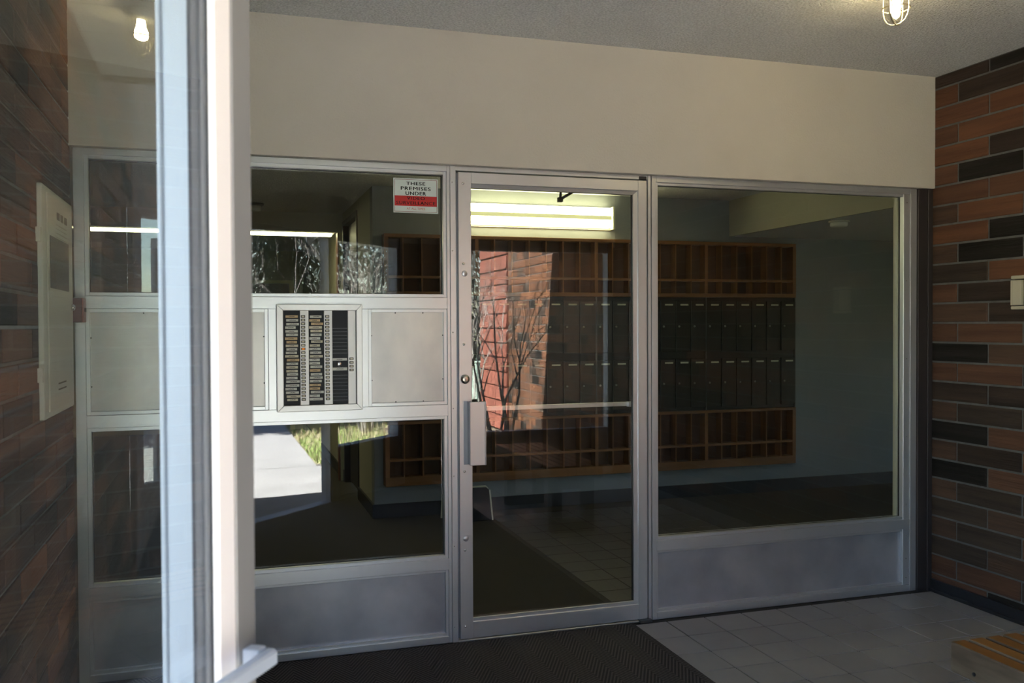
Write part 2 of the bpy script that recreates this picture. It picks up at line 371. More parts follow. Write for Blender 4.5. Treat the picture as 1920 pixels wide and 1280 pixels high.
# ------------------------------------------------------------------ inner glazed wall
def member(root, name, x0, x1, z0, z1, y0=0., y1=.11, m=ALU, bevel=.0015):
    return bx(x0, x1, y0, y1, z0, z1).build(name, m, root, bevel=bevel)
def stops(root, x0, x1, z0, z1, w=.012, y0=.010, y1=.035, sides='LRTB', bottom_w=None):
    """thin glazing stops around an opening, one piece each"""
    if 'L' in sides: member(root, 'glazing_stop', x0, x0+w, z0, z1, y0, y1, bevel=.001)
    if 'R' in sides: member(root, 'glazing_stop', x1-w, x1, z0, z1, y0, y1, bevel=.001)
    if 'T' in sides: member(root, 'glazing_stop', x0+w, x1-w, z1-w, z1, y0, y1, bevel=.001)
    if 'B' in sides: member(root, 'glazing_stop', x0+w, x1-w, z0, z0+w, y0, y1, bevel=.001)
def pane(root, x0, x1, z0, z1, y=.038, name='pane'):
    g = bx(x0, x1, y, y+.006, z0, z1).build(name, GLASS, root)
    e = .004
    B().box(x0, x0+e, y-.002, y+.010, z0, z1).box(x1-e, x1, y-.002, y+.010, z0, z1).box(x0, x1, y-.002, y+.010, z0, z0+e).box(x0, x1, y-.002, y+.010, z1-e, z1).build('gasket', RUBBER, g)
    return g
def screws(root, pts, r=.004, name='screw', y=0., m=STEEL):
    me = B().lathe([(r, 0), (r*.85, r*.5), (r*.35, r*.8)], n=10).xf(Matrix.Rotation(R(90), 4, 'X')).mesh('screw', m, True)
    for x, z in pts: link(name, me, root, (x, y, z))

w1 = thing('window_1', 'aluminium framed sidelight left of the glass door, with panes, a metal panel band and a kick panel', 'window', (0, D, 0), kind='structure')
member(w1, 'jamb', -.545, -.507, 0, ZH-.002)
member(w1, 'head_rail', -.507, .923, 2.046, ZH-.002)
member(w1, 'upper_middle_rail', -.507, .923, 1.453, 1.503)
member(w1, 'lower_middle_rail', -.507, .923, .990, 1.040)
member(w1, 'kick_rail', -.507, .923, .320, .370)
member(w1, 'sill_rail', -.507, .923, .0, .030)
member(w1, 'middle_post', .173, .205, 1.040, 1.453)
member(w1, 'middle_post', .553, .582, 1.040, 1.453)
mu = thing('trim_1', 'aluminium mullion between the left sidelight and the glass door', 'mullion', (0, D, 0), kind='structure')
member(mu, 'mullion', .923, .937, 0, ZH-.002, .0, .11)
member(mu, 'mullion', .937, .962, 0, ZH-.002, -.006, .11)
member(mu, 'door_stop', .958, .975, 0, 2.05, .028, .11, ALU_IN)
screws(mu, [(.946, z) for z in (2.0, 1.705, 1.352, 1.022, .728, .423, .07)], .0032, y=-.006)
stops(w1, -.507, .923, 1.503, 2.046, .014)
stops(w1, -.507, .923, .370, .990, .014)
pane(w1, -.495, .911, 1.515, 2.034)
pane(w1, -.495, .911, .382, .978)
stops(w1, .582, .923, 1.040, 1.453, .014)
stops(w1, -.507, .173, 1.040, 1.453, .014)
stops(w1, -.507, .923, .030, .320, .012)
member(w1, 'metal_panel', .594, .911, 1.052, 1.441, .024, .034, PANEL)['label'] = 'scuffed pinkish aluminium panel right of the directory'
member(w1, 'metal_panel', -.495, .161, 1.052, 1.441, .024, .034, PANEL)
member(w1, 'kick_panel', -.497, .913, .040, .310, .026, .036, KICK)['label'] = 'dented dull aluminium kick panel'
screws(w1, [(.70, 1.437), (.82, 1.437), (.70, 1.056), (.82, 1.056), (.907, 1.34), (.907, 1.15), (.598, 1.34), (.598, 1.15), (.157, 1.34), (.157, 1.15), (-.491, 1.34), (-.491, 1.15), (-.30, 1.437), (0, 1.437)], .003, y=.022, m=BLACK)

w2 = thing('window_2', 'wide aluminium framed window right of the glass door with a low kick panel', 'window', (0, D, 0), kind='structure')
member(w2, 'jamb', 1.899, 1.922, 0, ZH-.002)
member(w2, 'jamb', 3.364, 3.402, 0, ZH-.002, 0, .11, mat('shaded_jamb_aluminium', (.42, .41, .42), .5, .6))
member(w2, 'head_rail', 1.922, 3.364, 2.043, ZH-.002)
member(w2, 'kick_rail', 1.922, 3.364, .322, .372)
member(w2, 'sill_rail', 1.922, 3.364, 0, .034)
stops(w2, 1.922, 3.364, .372, 2.043, .013, sides='LTB'); stops(w2, 1.922, 3.364, .034, .322, .012, sides='LTB')
member(w2, 'glazing_stop', 3.325, 3.364, .372, 2.043, .006, .035); member(w2, 'glazing_stop', 3.325, 3.364, .034, .322, .006, .035)
member(w2, 'inner_stop', 3.318, 3.336, .372, 2.043, .046, .075, mat('yellowed_inner_stop', (.42, .40, .28), .5))
pane(w2, 1.932, 3.330, .380, 2.034)
member(w2, 'kick_panel', 1.932, 3.330, .044, .312, .026, .036, KICK)['label'] = 'smooth dull aluminium kick panel'
screws(w2, [(3.345, z) for z in (2.0, 1.6, 1.2, .8, .45, .29, .17, .07)], .0028, y=.006)
t2 = thing('trim_2', 'aluminium mullion between the glass door and the right window', 'mullion', (0, D, 0), kind='structure')
member(t2, 'mullion', 1.878, 1.893, 0, ZH-.002, -.004, .11); member(t2, 'groove', 1.871, 1.900, 0, ZH-.002, .03, .10, ALU_IN)
member(t2, 'pivot_gap', 1.835, 1.872, 2.052, 2.066, -.003, .02, BLACK)
t3 = thing('trim_3', 'dark bronze post between the right window and the brick wall', 'post', (0, D, 0), kind='structure')
member(t3, 'post', 3.402, XR-.004, 0, ZH-.002, -.012, .11, BRONZE); member(t3, 'post_lip', 3.455, XR-.004, 0, ZH-.002, -.022, -.012, BRONZE)
t4 = thing('trim_4', 'aluminium head over the glass door', 'door frame', (0, D, 0), kind='structure')
member(t4, 'door_head', .962, 1.878, 2.052, ZH-.002, 0, .11)
t5 = thing('trim_5', 'aluminium threshold under the glass door', 'threshold', (0, D, 0), kind='structure')
member(t5, 'threshold', .962, 1.878, 0, .008, -.01, .11)

d1 = thing('door_1', 'aluminium framed glass door with a box pull and a push bar behind', 'door', (0, D, 0), kind='structure')
member(d1, 'stile', .973, 1.031, .012, 2.046, -.004, .041)
member(d1, 'stile', 1.828, 1.872, .012, 2.046, -.004, .041)
member(d1, 'top_rail', 1.031, 1.828, 1.998, 2.046, -.004, .041)
member(d1, 'bottom_rail', 1.031, 1.828, .012, .083, -.004, .041)
fr = B(); fr.prism_y([(1.828, .083), (1.828, 1.998), (1.806, 1.980), (1.806, .098)], .004, .016)
fr.build('glazing_stop', ALU, d1)
B().prism_y([(1.031, 1.998), (1.828, 1.998), (1.806, 1.980), (1.034, 1.980)], .004, .016).build('glazing_stop', ALU_IN, d1)
B().prism_y([(1.031, .083), (1.828, .083), (1.806, .098), (1.034, .098)], .004, .016).build('glazing_stop', ALU, d1)
pane(d1, 1.030, 1.808, .095, 1.984, .016, 'glass')
pb = member(d1, 'push_bar', 1.03, 1.82, 1.000, 1.019, .066, .084); 
for x in (1.03, 1.80): member(pb, 'bracket', x, x+.02, .998, 1.021, .041, .07)
ph = B().box(1.008, 1.078, -.052, -.044, .776, 1.052).build('pull_handle', ALU, d1, bevel=.002, label='folded aluminium box pull')
bx(1.008, 1.012, -.046, -.004, .780, 1.050).build('pull_side', ALU_IN, ph)
bx(1.074, 1.080, -.056, -.040, .776, 1.052).build('pull_lip', ALU, ph, bevel=.002)
bx(.992, 1.024, -.008, -.003, .776, 1.052).build('back_plate', ALU_IN, ph)
lk = B().lathe([(.021, 0), (.021, .004), (.018, .010)], n=28).xf(Matrix.Rotation(R(90), 4, 'X')).build('lock_cylinder', STEEL, d1, True, loc=(.999, -.004, 1.148))
B().lathe([(.0155, 0), (.0150, .012), (.010, .0135)], n=24).xf(Matrix.Rotation(R(90), 4, 'X')).build('lock_plug', mat('pale_nickel', (.75, .70, .60), .3, 1.), lk, True)
bx(-.0016, .0016, -.0145, -.012, -.010, .004).build('keyhole', BLACK, lk)
screws(d1, [(.995, z) for z in (1.997, 1.649, 1.299, .746, .401, .067)], .0062, 'rivet', -.004)
pl = B().lathe([(.013, 0), (.012, .0014)], n=20).xf(Matrix.Rotation(R(90), 4, 'X')).mesh('plugged_hole', ALU, True)
for z in (1.607, .452): link('plugged_hole', pl, d1, (1.0, -.004, z))
ca = B().tube((1.48, .075, 2.02), (1.475, .078, 1.955), .006).tube((1.475, .078, 1.957), (1.60, .20, 2.02), .007).box(1.465, 1.485, .066, .09, 1.945, 1.965).build('closer_arm', BLACK, d1)
bx(1.825, 1.885, -.03, .03, .001, .012).build('floor_pivot', mat('dark_steel', (.12, .12, .12), .5, .8), d1)

w6 = thing('window_6', 'glazed side exit at the right end of the lobby, out of sight', 'window', (7.25, 4.2, 0), R(90), kind='structure')
for a in ((0, .05, 0, 1.6), (.60, .65, 0, 1.6), (.05, .60, 1.55, 1.6), (.05, .60, 0, .05)): member(w6, 'frame', *a, -.04, .04)
pane(w6, .05, .60, .05, 1.55, 0.)
# ------------------------------------------------------------------ things on the inner wall
sg = thing('warning_sign', 'white and red video surveillance sticker in the top corner of the left pane', 'sign', (.698, D+.037, 1.867))
bx(0, .195, -.0012, 0, 0, .148).build('sticker', mat('sticker_white', (.62, .70, .68), .5), sg)
RED = mat('sticker_red', (.52, .018, .02), .5); INK = mat('sticker_ink', (.012, .014, .018), .5)
bx(.006, .189, -.0018, -.0012, .0295, .0730).build('red_band', RED, sg)
brd = B()
for a in ((.0045, .1905, .0045, .0060), (.0045, .1905, .142, .1435), (.0045, .006, .0045, .1435), (.189, .1905, .0045, .1435)): brd.box(a[0], a[1], -.0018, -.0012, a[2], a[3])
brd.build('border_line', mat('sticker_maroon', (.20, .02, .03), .5), sg)
def text(body, root, x, z, width, height, m, y, bold=0., name='lettering'):
    cu = bpy.data.curves.new(name, 'FONT'); cu.body = body; cu.align_x = 'CENTER'; cu.align_y = 'CENTER'; cu.size = 1; cu.space_character = 1.12; cu.resolution_u = 3
    o = bpy.data.objects.new(name, cu); COL.objects.link(o)
    bpy.context.view_layer.update()
    me = bpy.data.meshes.new_from_object(o.evaluated_get(bpy.context.evaluated_depsgraph_get()))
    bpy.data.objects.remove(o); bpy.data.curves.remove(cu)
    xs = [v.co.x for v in me.vertices]; ys = [v.co.y for v in me.vertices]
    w, h = max(xs)-min(xs), max(ys)-min(ys); cx, cy = (max(xs)+min(xs))/2, (max(ys)+min(ys))/2
    for v in me.vertices: v.co = ((v.co.x-cx)*width/w, 0, (v.co.y-cy)*height/h)
    if bold:   # heavier strokes: the same outlines again, shifted sideways
        bb = bmesh.new(); bb.from_mesh(me)
        for dx, dz in ((bold, 0), (-bold, 0), (0, bold*.5)):
            q = me.copy(); q.transform(Matrix.Translation((dx, 0, dz))); bb.from_mesh(q); bpy.data.meshes.remove(q)
        bb.to_mesh(me); bb.free()
    me.materials.clear(); me.materials.append(m); me.name = name
    return link(name, me, root, (x, y, z))
for body, zc, w, h, m, bo in (('THESE', .1262, .082, .0135, INK, .0007), ('PREMISES', .1048, .130, .0145, INK, .0007), ('UNDER', .0838, .089, .0145, INK, .0007), ('VIDEO', .0630, .078, .0130, INK, .0005), ('SURVEILLANCE', .0428, .170, .0135, INK, .0005), ('AT ALL TIMES', .0185, .080, .0088, RED, .0)):
    text(body, sg, .0975, zc, w, h, m, -.0023, bo)

ic = thing('intercom_directory', 'aluminium intercom panel with name cards and rows of call buttons', 'intercom', (0, D, 0))
x0, x1, z0, z1 = .205, .553, 1.031, 1.472
for nm, pts in (('frame_side', [(x0, z0), (x0, z1), (x0+.027, z1-.026), (x0+.027, z0+.026)]), ('frame_side', [(x1, z0), (x1, z1), (x1-.025, z1-.026), (x1-.025, z0+.026)]),
                ('frame_top', [(x0, z1), (x1, z1), (x1-.025, z1-.026), (x0+.027, z1-.026)]), ('frame_bottom', [(x0, z0), (x1, z0), (x1-.025, z0+.026), (x0+.027, z0+.026)])):
    B().prism_y(pts, -.022, .02).build(nm, mat('bright_intercom_aluminium', (.80, .79, .78), .4, .5), ic, bevel=.002)
bx(x0+.02, x1-.02, -.004, .02, z0+.02, z1-.02).build('backing', mat('intercom_black', (.014, .016, .020), .5, spec=.25), ic)
ISTR = mat('intercom_strip', (.72, .70, .68), .4, .3)
for a, b in ((.299, .334), (.396, .430), (.494, .526)): bx(a, b, -.012, -.003, 1.057, 1.447).build('button_strip', ISTR, ic, bevel=.001)
BTN = mat('call_button', (.62, .57, .42), .5); BTNO = mat('call_button_lit', (.85, .25, .03), .5, emit=(1, .25, .02), estr=.25)
bez = B().box(-.0085, .0085, -.0025, 0, -.0052, .0052).mesh('call_button', BLACK, bevel=.001)
cap = {m: B().box(-.0055, .0055, -.0045, -.002, -.003, .003).mesh('button_cap', m, bevel=.0008) for m in (BTN, BTNO)}
def button(x, z, m=BTN):
    b_ = link('call_button', bez, ic, (x, -.012, z)); link('button_cap', cap[m], b_)
for i in range(24):
    z = 1.422-.3415/23*i
    button(.3115, z, BTNO if i == 9 else BTN); button(.4095, z)
for i in range(4): button(.508, 1.245-.0155*i)
rng = random.Random(11)
def card(xa, xb, z, m, h=.0098):
    bx(0, xb-xa, 0, .0012, -h/2, h/2).build('name_card', m, ic, loc=(xa, -.0056, z))
for i in range(24):
    z = 1.421-.3415/23*i
    a = .240+rng.uniform(-.001, .006); card(a, a+rng.uniform(.042, .055), z+rng.uniform(-.001, .001), CARDS[2] if i in (0, 6, 7, 12) else CARDS[rng.choice((0, 0, 1))])
    a = .336+rng.uniform(0, .009); card(a, a+rng.uniform(.040, .054), z+rng.uniform(-.001, .001), CARDS[2] if i in (1, 2, 15, 19, 20) else CARDS[rng.choice((0, 0, 0, 1))])
card(.431, .491, 1.243, CARDS[0], .010); card(.431, .491, 1.203, CARDS[0], .012)
for i in range(8): bx(.431, .492, -.0052, -.004, 1.372-.0148*i, 1.3732-.0148*i).build('slot_line', mat('slot_grey', (.22, .23, .25), .4), ic)
for i in range(8): bx(.431, .492, -.0052, -.004, 1.176-.0148*i, 1.1772-.0148*i).build('slot_line', mat('slot_grey', (.22, .23, .25), .4), ic)
il = B().lathe([(.010, 0), (.010, .004), (.006, .006)], n=20).xf(Matrix.Rotation(R(90), 4, 'X')).build('lock', STEEL, ic, True, loc=(.459, -.004, 1.224))
bx(-.0012, .0012, -.0066, -.005, -.004, .004).build('keyhole', BLACK, il)

# ------------------------------------------------------------------ vestibule things
def jar_lamp(loc, label):
    """caged jelly-jar ceiling lamp; loc is the centre of its plate on the ceiling"""
    t = thing('ceiling_lamp', label, 'lamp', loc)
    B().lathe([(.066, 0), (.066, -.010), (.052, -.018)], n=28).build('base_plate', LAMPB, t, True)
    B().lathe([(.050, -.016), (.050, -.042), (.046, -.046), (.046, -.052)], n=28).build('collar', LAMPB, t, True)
    B().lathe([(.042, -.046), (.043, -.10), (.041, -.125), (.033, -.146), (.018, -.158), (.004, -.161)], n=28).build('glass_globe', GLOBE, t, True)
    B().lathe([(.009, -.05), (.011, -.075), (.017, -.088), (.019, -.100), (.016, -.112), (.006, -.119)], n=20).build('bulb', BULB, t, True)
    c = B()
    for a in range(4):
        ca_, sa_ = math.cos(a*math.pi/2+.4), math.sin(a*math.pi/2+.4)
        c.path([(ca_*r, sa_*r, z) for r, z in ((.049, -.045), (.049, -.120), (.045, -.140), (.034, -.158), (.018, -.168), (0, -.171))], .0026, 6)
    n = 28
    c.path([(.049*math.cos(2*math.pi*i/n), .049*math.sin(2*math.pi*i/n), -.112) for i in range(n+1)], .0022, 6)
    c.build('wire_cage', CAGE, t)
    return t
jar_lamp((2.35, 2.758, ZC), 'caged jelly-jar lamp glowing on the vestibule ceiling')
jar_lamp((-1.95, 1.56, SOF), 'caged jelly-jar lamp under the outside soffit, mirrored in the side pane')

cb = thing('alarm_cabinet', 'tall shallow cream metal cabinet on the left brick wall', 'cabinet', (XL, 3.16, 1.09))
bx(0, .016, 0, .585, 0, .745).build('body', CREAM, cb, bevel=.002)
dr = bx(.0165, .021, .065, .535, .02, .725).build('door', mat('cream_door', (.66, .63, .53), .5), cb, bevel=.001)
bx(.021, .0225, .095, .46, .42, .59).build('window_insert', mat('dark_schedule_print', (.10, .075, .07), .5, vscale=60, vcol=(.03, .025, .025), stretch=(1, 1, 3)), dr)
INKD = mat('grey_print', (.22, .19, .15), .7)
for i in range(3): bx(.021, .0216, .23+.075*i, .285+.075*i, .655, .68).build('heading_mark', INKD, dr)
for i in range(5): bx(.021, .0216, .21, .43, .636-.014*i, .638-.014*i).build('print_line', mat('faint_print', (.50, .47, .38), .7), dr)
for i in range(2): bx(.021, .0216, .22, .38, .10-.02*i, .105-.02*i).build('print_line', INKD, dr)
B().lathe([(.012, 0), (.012, .008), (.006, .012)], n=16).xf(Matrix.Rotation(R(90), 4, 'Y')).build('knob', STEEL, dr, True, loc=(.021, .522, .365))
for z in (.12, .56): bx(0, .014, -.022, 0, z, z+.045).build('hinge', CREAM, cb)
ps = thing('fire_pull_box', 'small faded red box beside the window frame on the left brick wall', 'alarm box', (XL, 3.756, 1.40))
bx(0, .044, 0, .072, 0, .092).build('body', mat('maroon_side', (.12, .04, .035), .5), ps, bevel=.002)
bx(.044, .050, 0, .072, 0, .092).build('cover', REDBOX, ps, bevel=.002)
bx(.050, .054, .03, .05, .04, .055).build('lever', BLACK, ps)
th = thing('wall_speaker_box', 'beige slotted control box on the right brick wall', 'control box', (XR, 3.298, 1.443))
bx(-.012, 0, -.125, 0, .012, .143).build('back_plate', BLACK, th)
bx(-.034, 0, -.128, .002, 0, .016).build('bottom_bar', BEIGEP, th, bevel=.003)
bx(-.034, 0, -.128, .002, .139, .155).build('top_bar', BEIGEP, th, bevel=.003)
bx(-.036, -.006, -.012, .002, .019, .134).build('side_strip', BEIGEP, th, bevel=.002)
bx(-.040, -.006, -.060, -.015, .019, .134).build('front_cover', BEIGEP, th, bevel=.002)
bx(-.030, -.006, -.124, -.064, .019, .134).build('grille', mat('olive_grille', (.30, .28, .20), .6), th)

bn = thing('slatted_bench', 'amber varnished slatted wooden bench with worn pale edges by the right wall', 'bench', (2.022, .90, 0))
for i in range(6):
    sl = B(); sl.box(.064*i, .064*i+.053, 0, 1.24, .362, .450, top=1); sl.build('slat', [WORN, VARN], bn, bevel=.004)
for y in (.10, 1.10):
    for x in (.035, .265): bx(x, x+.07, y, y+.08, .012, .362).build('leg', DKWOOD, bn, bevel=.003)
    bx(.035, .335, y, y+.08, .29, .361).build('top_bearer', DKWOOD, bn, bevel=.003)
    bx(.035, .335, y, y+.08, .0, .075).build('foot_rail', DKWOOD, bn, bevel=.003)
for k, (y, z) in enumerate(((1.15, .385), (1.04, .383))): B().lathe([(.006, 0), (.006, .0015)], n=10).xf(Matrix.Rotation(R(-90), 4, 'Y')).build('screw_hole', BLACK, bn, loc=(-.0005, y, z))

# ------------------------------------------------------------------ lobby things
HY = 6.40
units = [(1.085, 1.765, 5), (1.765, 2.705, 7), (2.705, 3.646, 7), (3.646, 4.470, 6)]
def hutch(label, ztop, zt, sh_hi, sh_lo, zb, zbot, bank):
    t = thing('pigeonhole_shelf', label, 'shelf', (0, HY, 0))
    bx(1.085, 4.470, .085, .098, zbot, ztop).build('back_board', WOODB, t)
    bx(1.085, 4.470, 0, .085, zt, ztop).build('top_rail', WOODH, t, bevel=.002)
    bx(1.085, 4.470, 0, .085, zbot, zb).build('bottom_rail', WOODH, t, bevel=.002)
    bx(1.115, 4.440, .004, .085, sh_lo, sh_hi).build('middle_shelf', WOODH, t)
    for x in (1.085, 4.440): bx(x, x+.030, .0, .085, zb, zt).build('end_post', WOOD, t)
    for k, (a, b, n) in enumerate(units):
        p = (b-a)/n
        for i in range(n):
            if i == 0 and k == 0: continue
            w = .013 if i == 0 else .0045
            x = a+p*i
            bx(x-w, x+w, .003, .085, zb, sh_lo).build('divider', WOOD, t); bx(x-w, x+w, .003, .085, sh_hi, zt).build('divider', WOOD, t)
    return t
hutch('upper oak pigeonhole shelf above the mailboxes', 2.034, 2.008, 1.738, 1.720, 1.625, 1.595, 0)
hutch('lower oak pigeonhole shelf below the mailboxes', .698, .676, .430, .413, .302, .238, 1)
mdoor, mcard, mlock, mnum = {}, None, None, None
for k, (a, b, n) in enumerate(units):
    pos = ('leftmost', 'second from left', 'second from right', 'rightmost')[k]
    t = thing('mailbox_bank', 'dark bronze mailbox bank, the %s of the four, between the oak shelves' % pos, 'mailbox', (a, HY+.01, 0), group='mailbox banks')
    bx(0, b-a, .008, .088, .70, 1.593).build('case', BOXF, t)
    for x in (0, b-a-.006): bx(x, x+.006, -.004, .008, .70, 1.593).build('edge_strip', BOXL, t)
    p = (b-a)/n
    for i in range(n):
        for z0_, z1_ in ((1.165, 1.565), (.725, 1.11)):
            key = (round(p, 3), round(z1_-z0_, 3))
            if key not in mdoor: mdoor[key] = B().box(.0035, p-.0035, 0, .012, .003, z1_-z0_-.003).mesh('door', BOXG, bevel=.0015)
            d_ = link('door', mdoor[key], t, (p*i, -.004, z0_))
            if not mcard:
                mcard = B().box(-.034, .034, -.0035, .001, -.006, .006).mesh('name_card', mat('mailbox_card', (.62, .60, .44), .5)); mlock = B().lathe([(.0085, 0), (.0085, .003), (.004, .005)], n=12).xf(Matrix.Rotation(R(90), 4, 'X')).mesh('lock', mat('dull_nickel', (.35, .34, .30), .45, .8), True)
                mnum = B(); [mnum.box(-.03+.012*q, -.023+.012*q, -.0012, .001, -.006, .006) for q in range(5)]; mnum = mnum.mesh('slots', BLACK)
            h = z1_-z0_
            link('name_card', mcard, d_, (p*.56, 0, h-.030)); link('lock', mlock, d_, (p*.22, -.001, h*.5)); link('air_slots', mnum, d_, (p*.5, -.0005, h*.28))
            bx(.0005, .003, -.006, .002, 0, h).build('edge_line', BOXL, d_)
fx = thing('fluorescent_lamp', 'wide two-tube fluorescent fixture glowing above the mailboxes', 'lamp', (1.665, HY+.02, 2.111))
bx(0, 1.20, .062, .08, 0, .172).build('housing', WHITEP, fx)
bx(.02, 1.18, .052, .062, .006, .166).build('diffuser', TUBE, fx, bevel=.004)
for z in (.041, .131): bx(.03, 1.17, -.006, .050, z-.029, z+.029).build('tube', TUBEC, fx, bevel=.004)
bx(.03, 1.17, -.007, .048, .071, .101).build('lens_rib', TUBE, fx)
for x in (0, 1.185): bx(x, x+.015, -.008, .062, 0, .172).build('end_cap', mat('yellow_end_cap', (.55, .55, .38), .5), fx)
sm = thing('smoke_detector', 'small cream smoke detector under the dropped lobby ceiling', 'smoke detector', (4.06, 5.32, 2.09))
B().lathe([(.070, 0), (.070, -.008), (.060, -.012)], n=24).build('base', CREAM, sm, True); B().lathe([(.058, -.010), (.058, -.034), (.050, -.042)], n=24).build('sensor', CREAM, sm, True)
sm = thing('ceiling_detector', 'dim round detector on the corridor ceiling beside the door post', 'smoke detector', (.25, 7.7, LC))
B().lathe([(.075, 0), (.075, -.012), (.06, -.02)], n=24).build('base', DOORB, sm, True); B().lathe([(.05, -.018), (.045, -.06)], n=24).build('sensor', CREAM, sm, True)
fs = thing('folding_floor_sign', 'low folding board, cream on one side and black on the other, below the mailboxes', 'sign', (1.47, 6.16, 0))
def lean(x0, x1, m, ang, yy, h=.235, nm='leaf'):
    o = B().prism_y([(x0, 0), (x1, 0), (x1, h-.02), (x1-.02, h), (x0, h)], 0, .010).build(nm, m, fs, bevel=.002); o.rotation_euler = (ang, 0, 0); o.location = (0, yy, 0); return o
a_ = lean(.06, .335, mat('matt_black_board', (.012, .012, .014), .95, spec=.05), R(-20), .02); lean(0, .34, mat('cream_board', (.62, .60, .45), .6), R(16), .19)
o = bx(.334, .345, 0, .012, 0, .215).build('board_edge', CREAM, fs); o.rotation_euler = (R(-20), 0, 0); o.location = (0, .02, 0)
dm = thing('corridor_door', 'dark brown corridor door left of the mailbox wall', 'door', (1.03, 7.30, 0))
bx(.03, .07, 0, .80, .005, 2.26).build('panel', DOORB, dm, bevel=.003)
for y in (-.04, .80): bx(-.02, .09, y, y+.04, 0, 2.30).build('jamb', BRONZE, dm)
bx(-.02, .09, 0, .80, 2.26, 2.30).build('head', BRONZE, dm)
B().lathe([(.012, 0), (.012, .03), (.026, .036), (.026, .055), (.015, .062)], n=16).xf(Matrix.Rotation(R(-90), 4, 'Y')).build('knob', BRASS, dm, True, loc=(.03, .08, 1.0))
cf = thing('corridor_lamp', 'bright fluorescent strip across the corridor behind the header', 'lamp', (-1.2, 8.31, 2.195))
bx(0, 2.16, .0, .13, .02, .17).build('housing', WHITEP, cf); bx(.02, 2.14, .01, .12, 0, .02).build('tube', TUBEC, cf)
dfm = thing('corridor_door_frame', 'yellow lit door frame at the far end of the corridor', 'door frame', (0, 12.48, 0))
YEL = mat('yellowed_trim', (.62, .60, .36), .5)
bx(.84, .90, -.03, .02, 0, 1.99).build('jamb', YEL, dfm); bx(-.6, .84, -.03, .02, 1.95, 1.99).build('head', YEL, dfm); bx(-.66, -.6, -.03, .02, 0, 1.99).build('jamb', YEL, dfm)
jp = thing('corridor_jamb', 'pale yellow jamb strip at the right end of the corridor header', 'door frame', (.985, 8.19, 0))
bx(0, .035, -.012, .11, 0, 2.21).build('jamb', YEL, jp); bx(-.012, 0, 0, .10, 0, 2.21).build('edge', mat('red_brown_edge', (.16, .05, .03), .5), jp)

# ------------------------------------------------------------------ outer angled entrance (local X along the wall, -Y outside)
ac = structure('wall_entrance_header', B().box(0, 2.83, -.02, .14, 2.10, ZC+.1), STUCCO, 'stucco band above the angled outer entrance', 'wall', (A0[0], A0[1], 0), AROT)
w3 = thing('window_3', 'narrow aluminium sidelight left of the open outer door, in the foreground', 'window', (A0[0], A0[1], 0), AROT, kind='structure')
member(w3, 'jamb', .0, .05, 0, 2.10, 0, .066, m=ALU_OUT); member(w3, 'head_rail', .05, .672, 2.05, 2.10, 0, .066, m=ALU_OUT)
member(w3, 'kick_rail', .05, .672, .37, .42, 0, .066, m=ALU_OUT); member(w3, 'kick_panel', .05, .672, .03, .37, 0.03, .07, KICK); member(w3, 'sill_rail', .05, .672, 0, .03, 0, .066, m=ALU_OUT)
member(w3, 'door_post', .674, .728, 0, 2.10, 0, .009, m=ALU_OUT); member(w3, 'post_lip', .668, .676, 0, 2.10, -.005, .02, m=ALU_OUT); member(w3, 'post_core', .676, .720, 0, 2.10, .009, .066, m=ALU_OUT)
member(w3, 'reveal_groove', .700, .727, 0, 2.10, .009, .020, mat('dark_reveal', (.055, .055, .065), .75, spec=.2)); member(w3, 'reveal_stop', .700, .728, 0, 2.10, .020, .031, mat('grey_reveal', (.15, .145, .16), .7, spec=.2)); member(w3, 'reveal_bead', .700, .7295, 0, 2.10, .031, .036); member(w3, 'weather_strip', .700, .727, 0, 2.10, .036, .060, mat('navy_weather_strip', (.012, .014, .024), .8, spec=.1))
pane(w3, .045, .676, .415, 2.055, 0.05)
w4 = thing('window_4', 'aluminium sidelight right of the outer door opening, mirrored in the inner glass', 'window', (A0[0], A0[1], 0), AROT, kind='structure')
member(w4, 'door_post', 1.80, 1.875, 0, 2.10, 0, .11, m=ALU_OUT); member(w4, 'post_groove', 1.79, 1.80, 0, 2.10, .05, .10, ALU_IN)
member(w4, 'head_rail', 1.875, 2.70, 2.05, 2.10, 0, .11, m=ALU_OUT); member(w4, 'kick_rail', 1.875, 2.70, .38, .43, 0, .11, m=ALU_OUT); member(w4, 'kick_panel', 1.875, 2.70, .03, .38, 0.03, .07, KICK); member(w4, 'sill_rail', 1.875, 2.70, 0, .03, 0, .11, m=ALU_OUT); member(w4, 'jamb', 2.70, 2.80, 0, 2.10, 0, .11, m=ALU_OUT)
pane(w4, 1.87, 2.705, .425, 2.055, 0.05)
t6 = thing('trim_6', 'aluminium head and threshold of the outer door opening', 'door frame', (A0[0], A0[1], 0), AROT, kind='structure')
member(t6, 'head', .737, 1.80, 2.06, 2.10, 0, .11, m=ALU_OUT); member(t6, 'threshold', .737, 1.80, 0, .012, 0, .11, m=ALU_OUT)

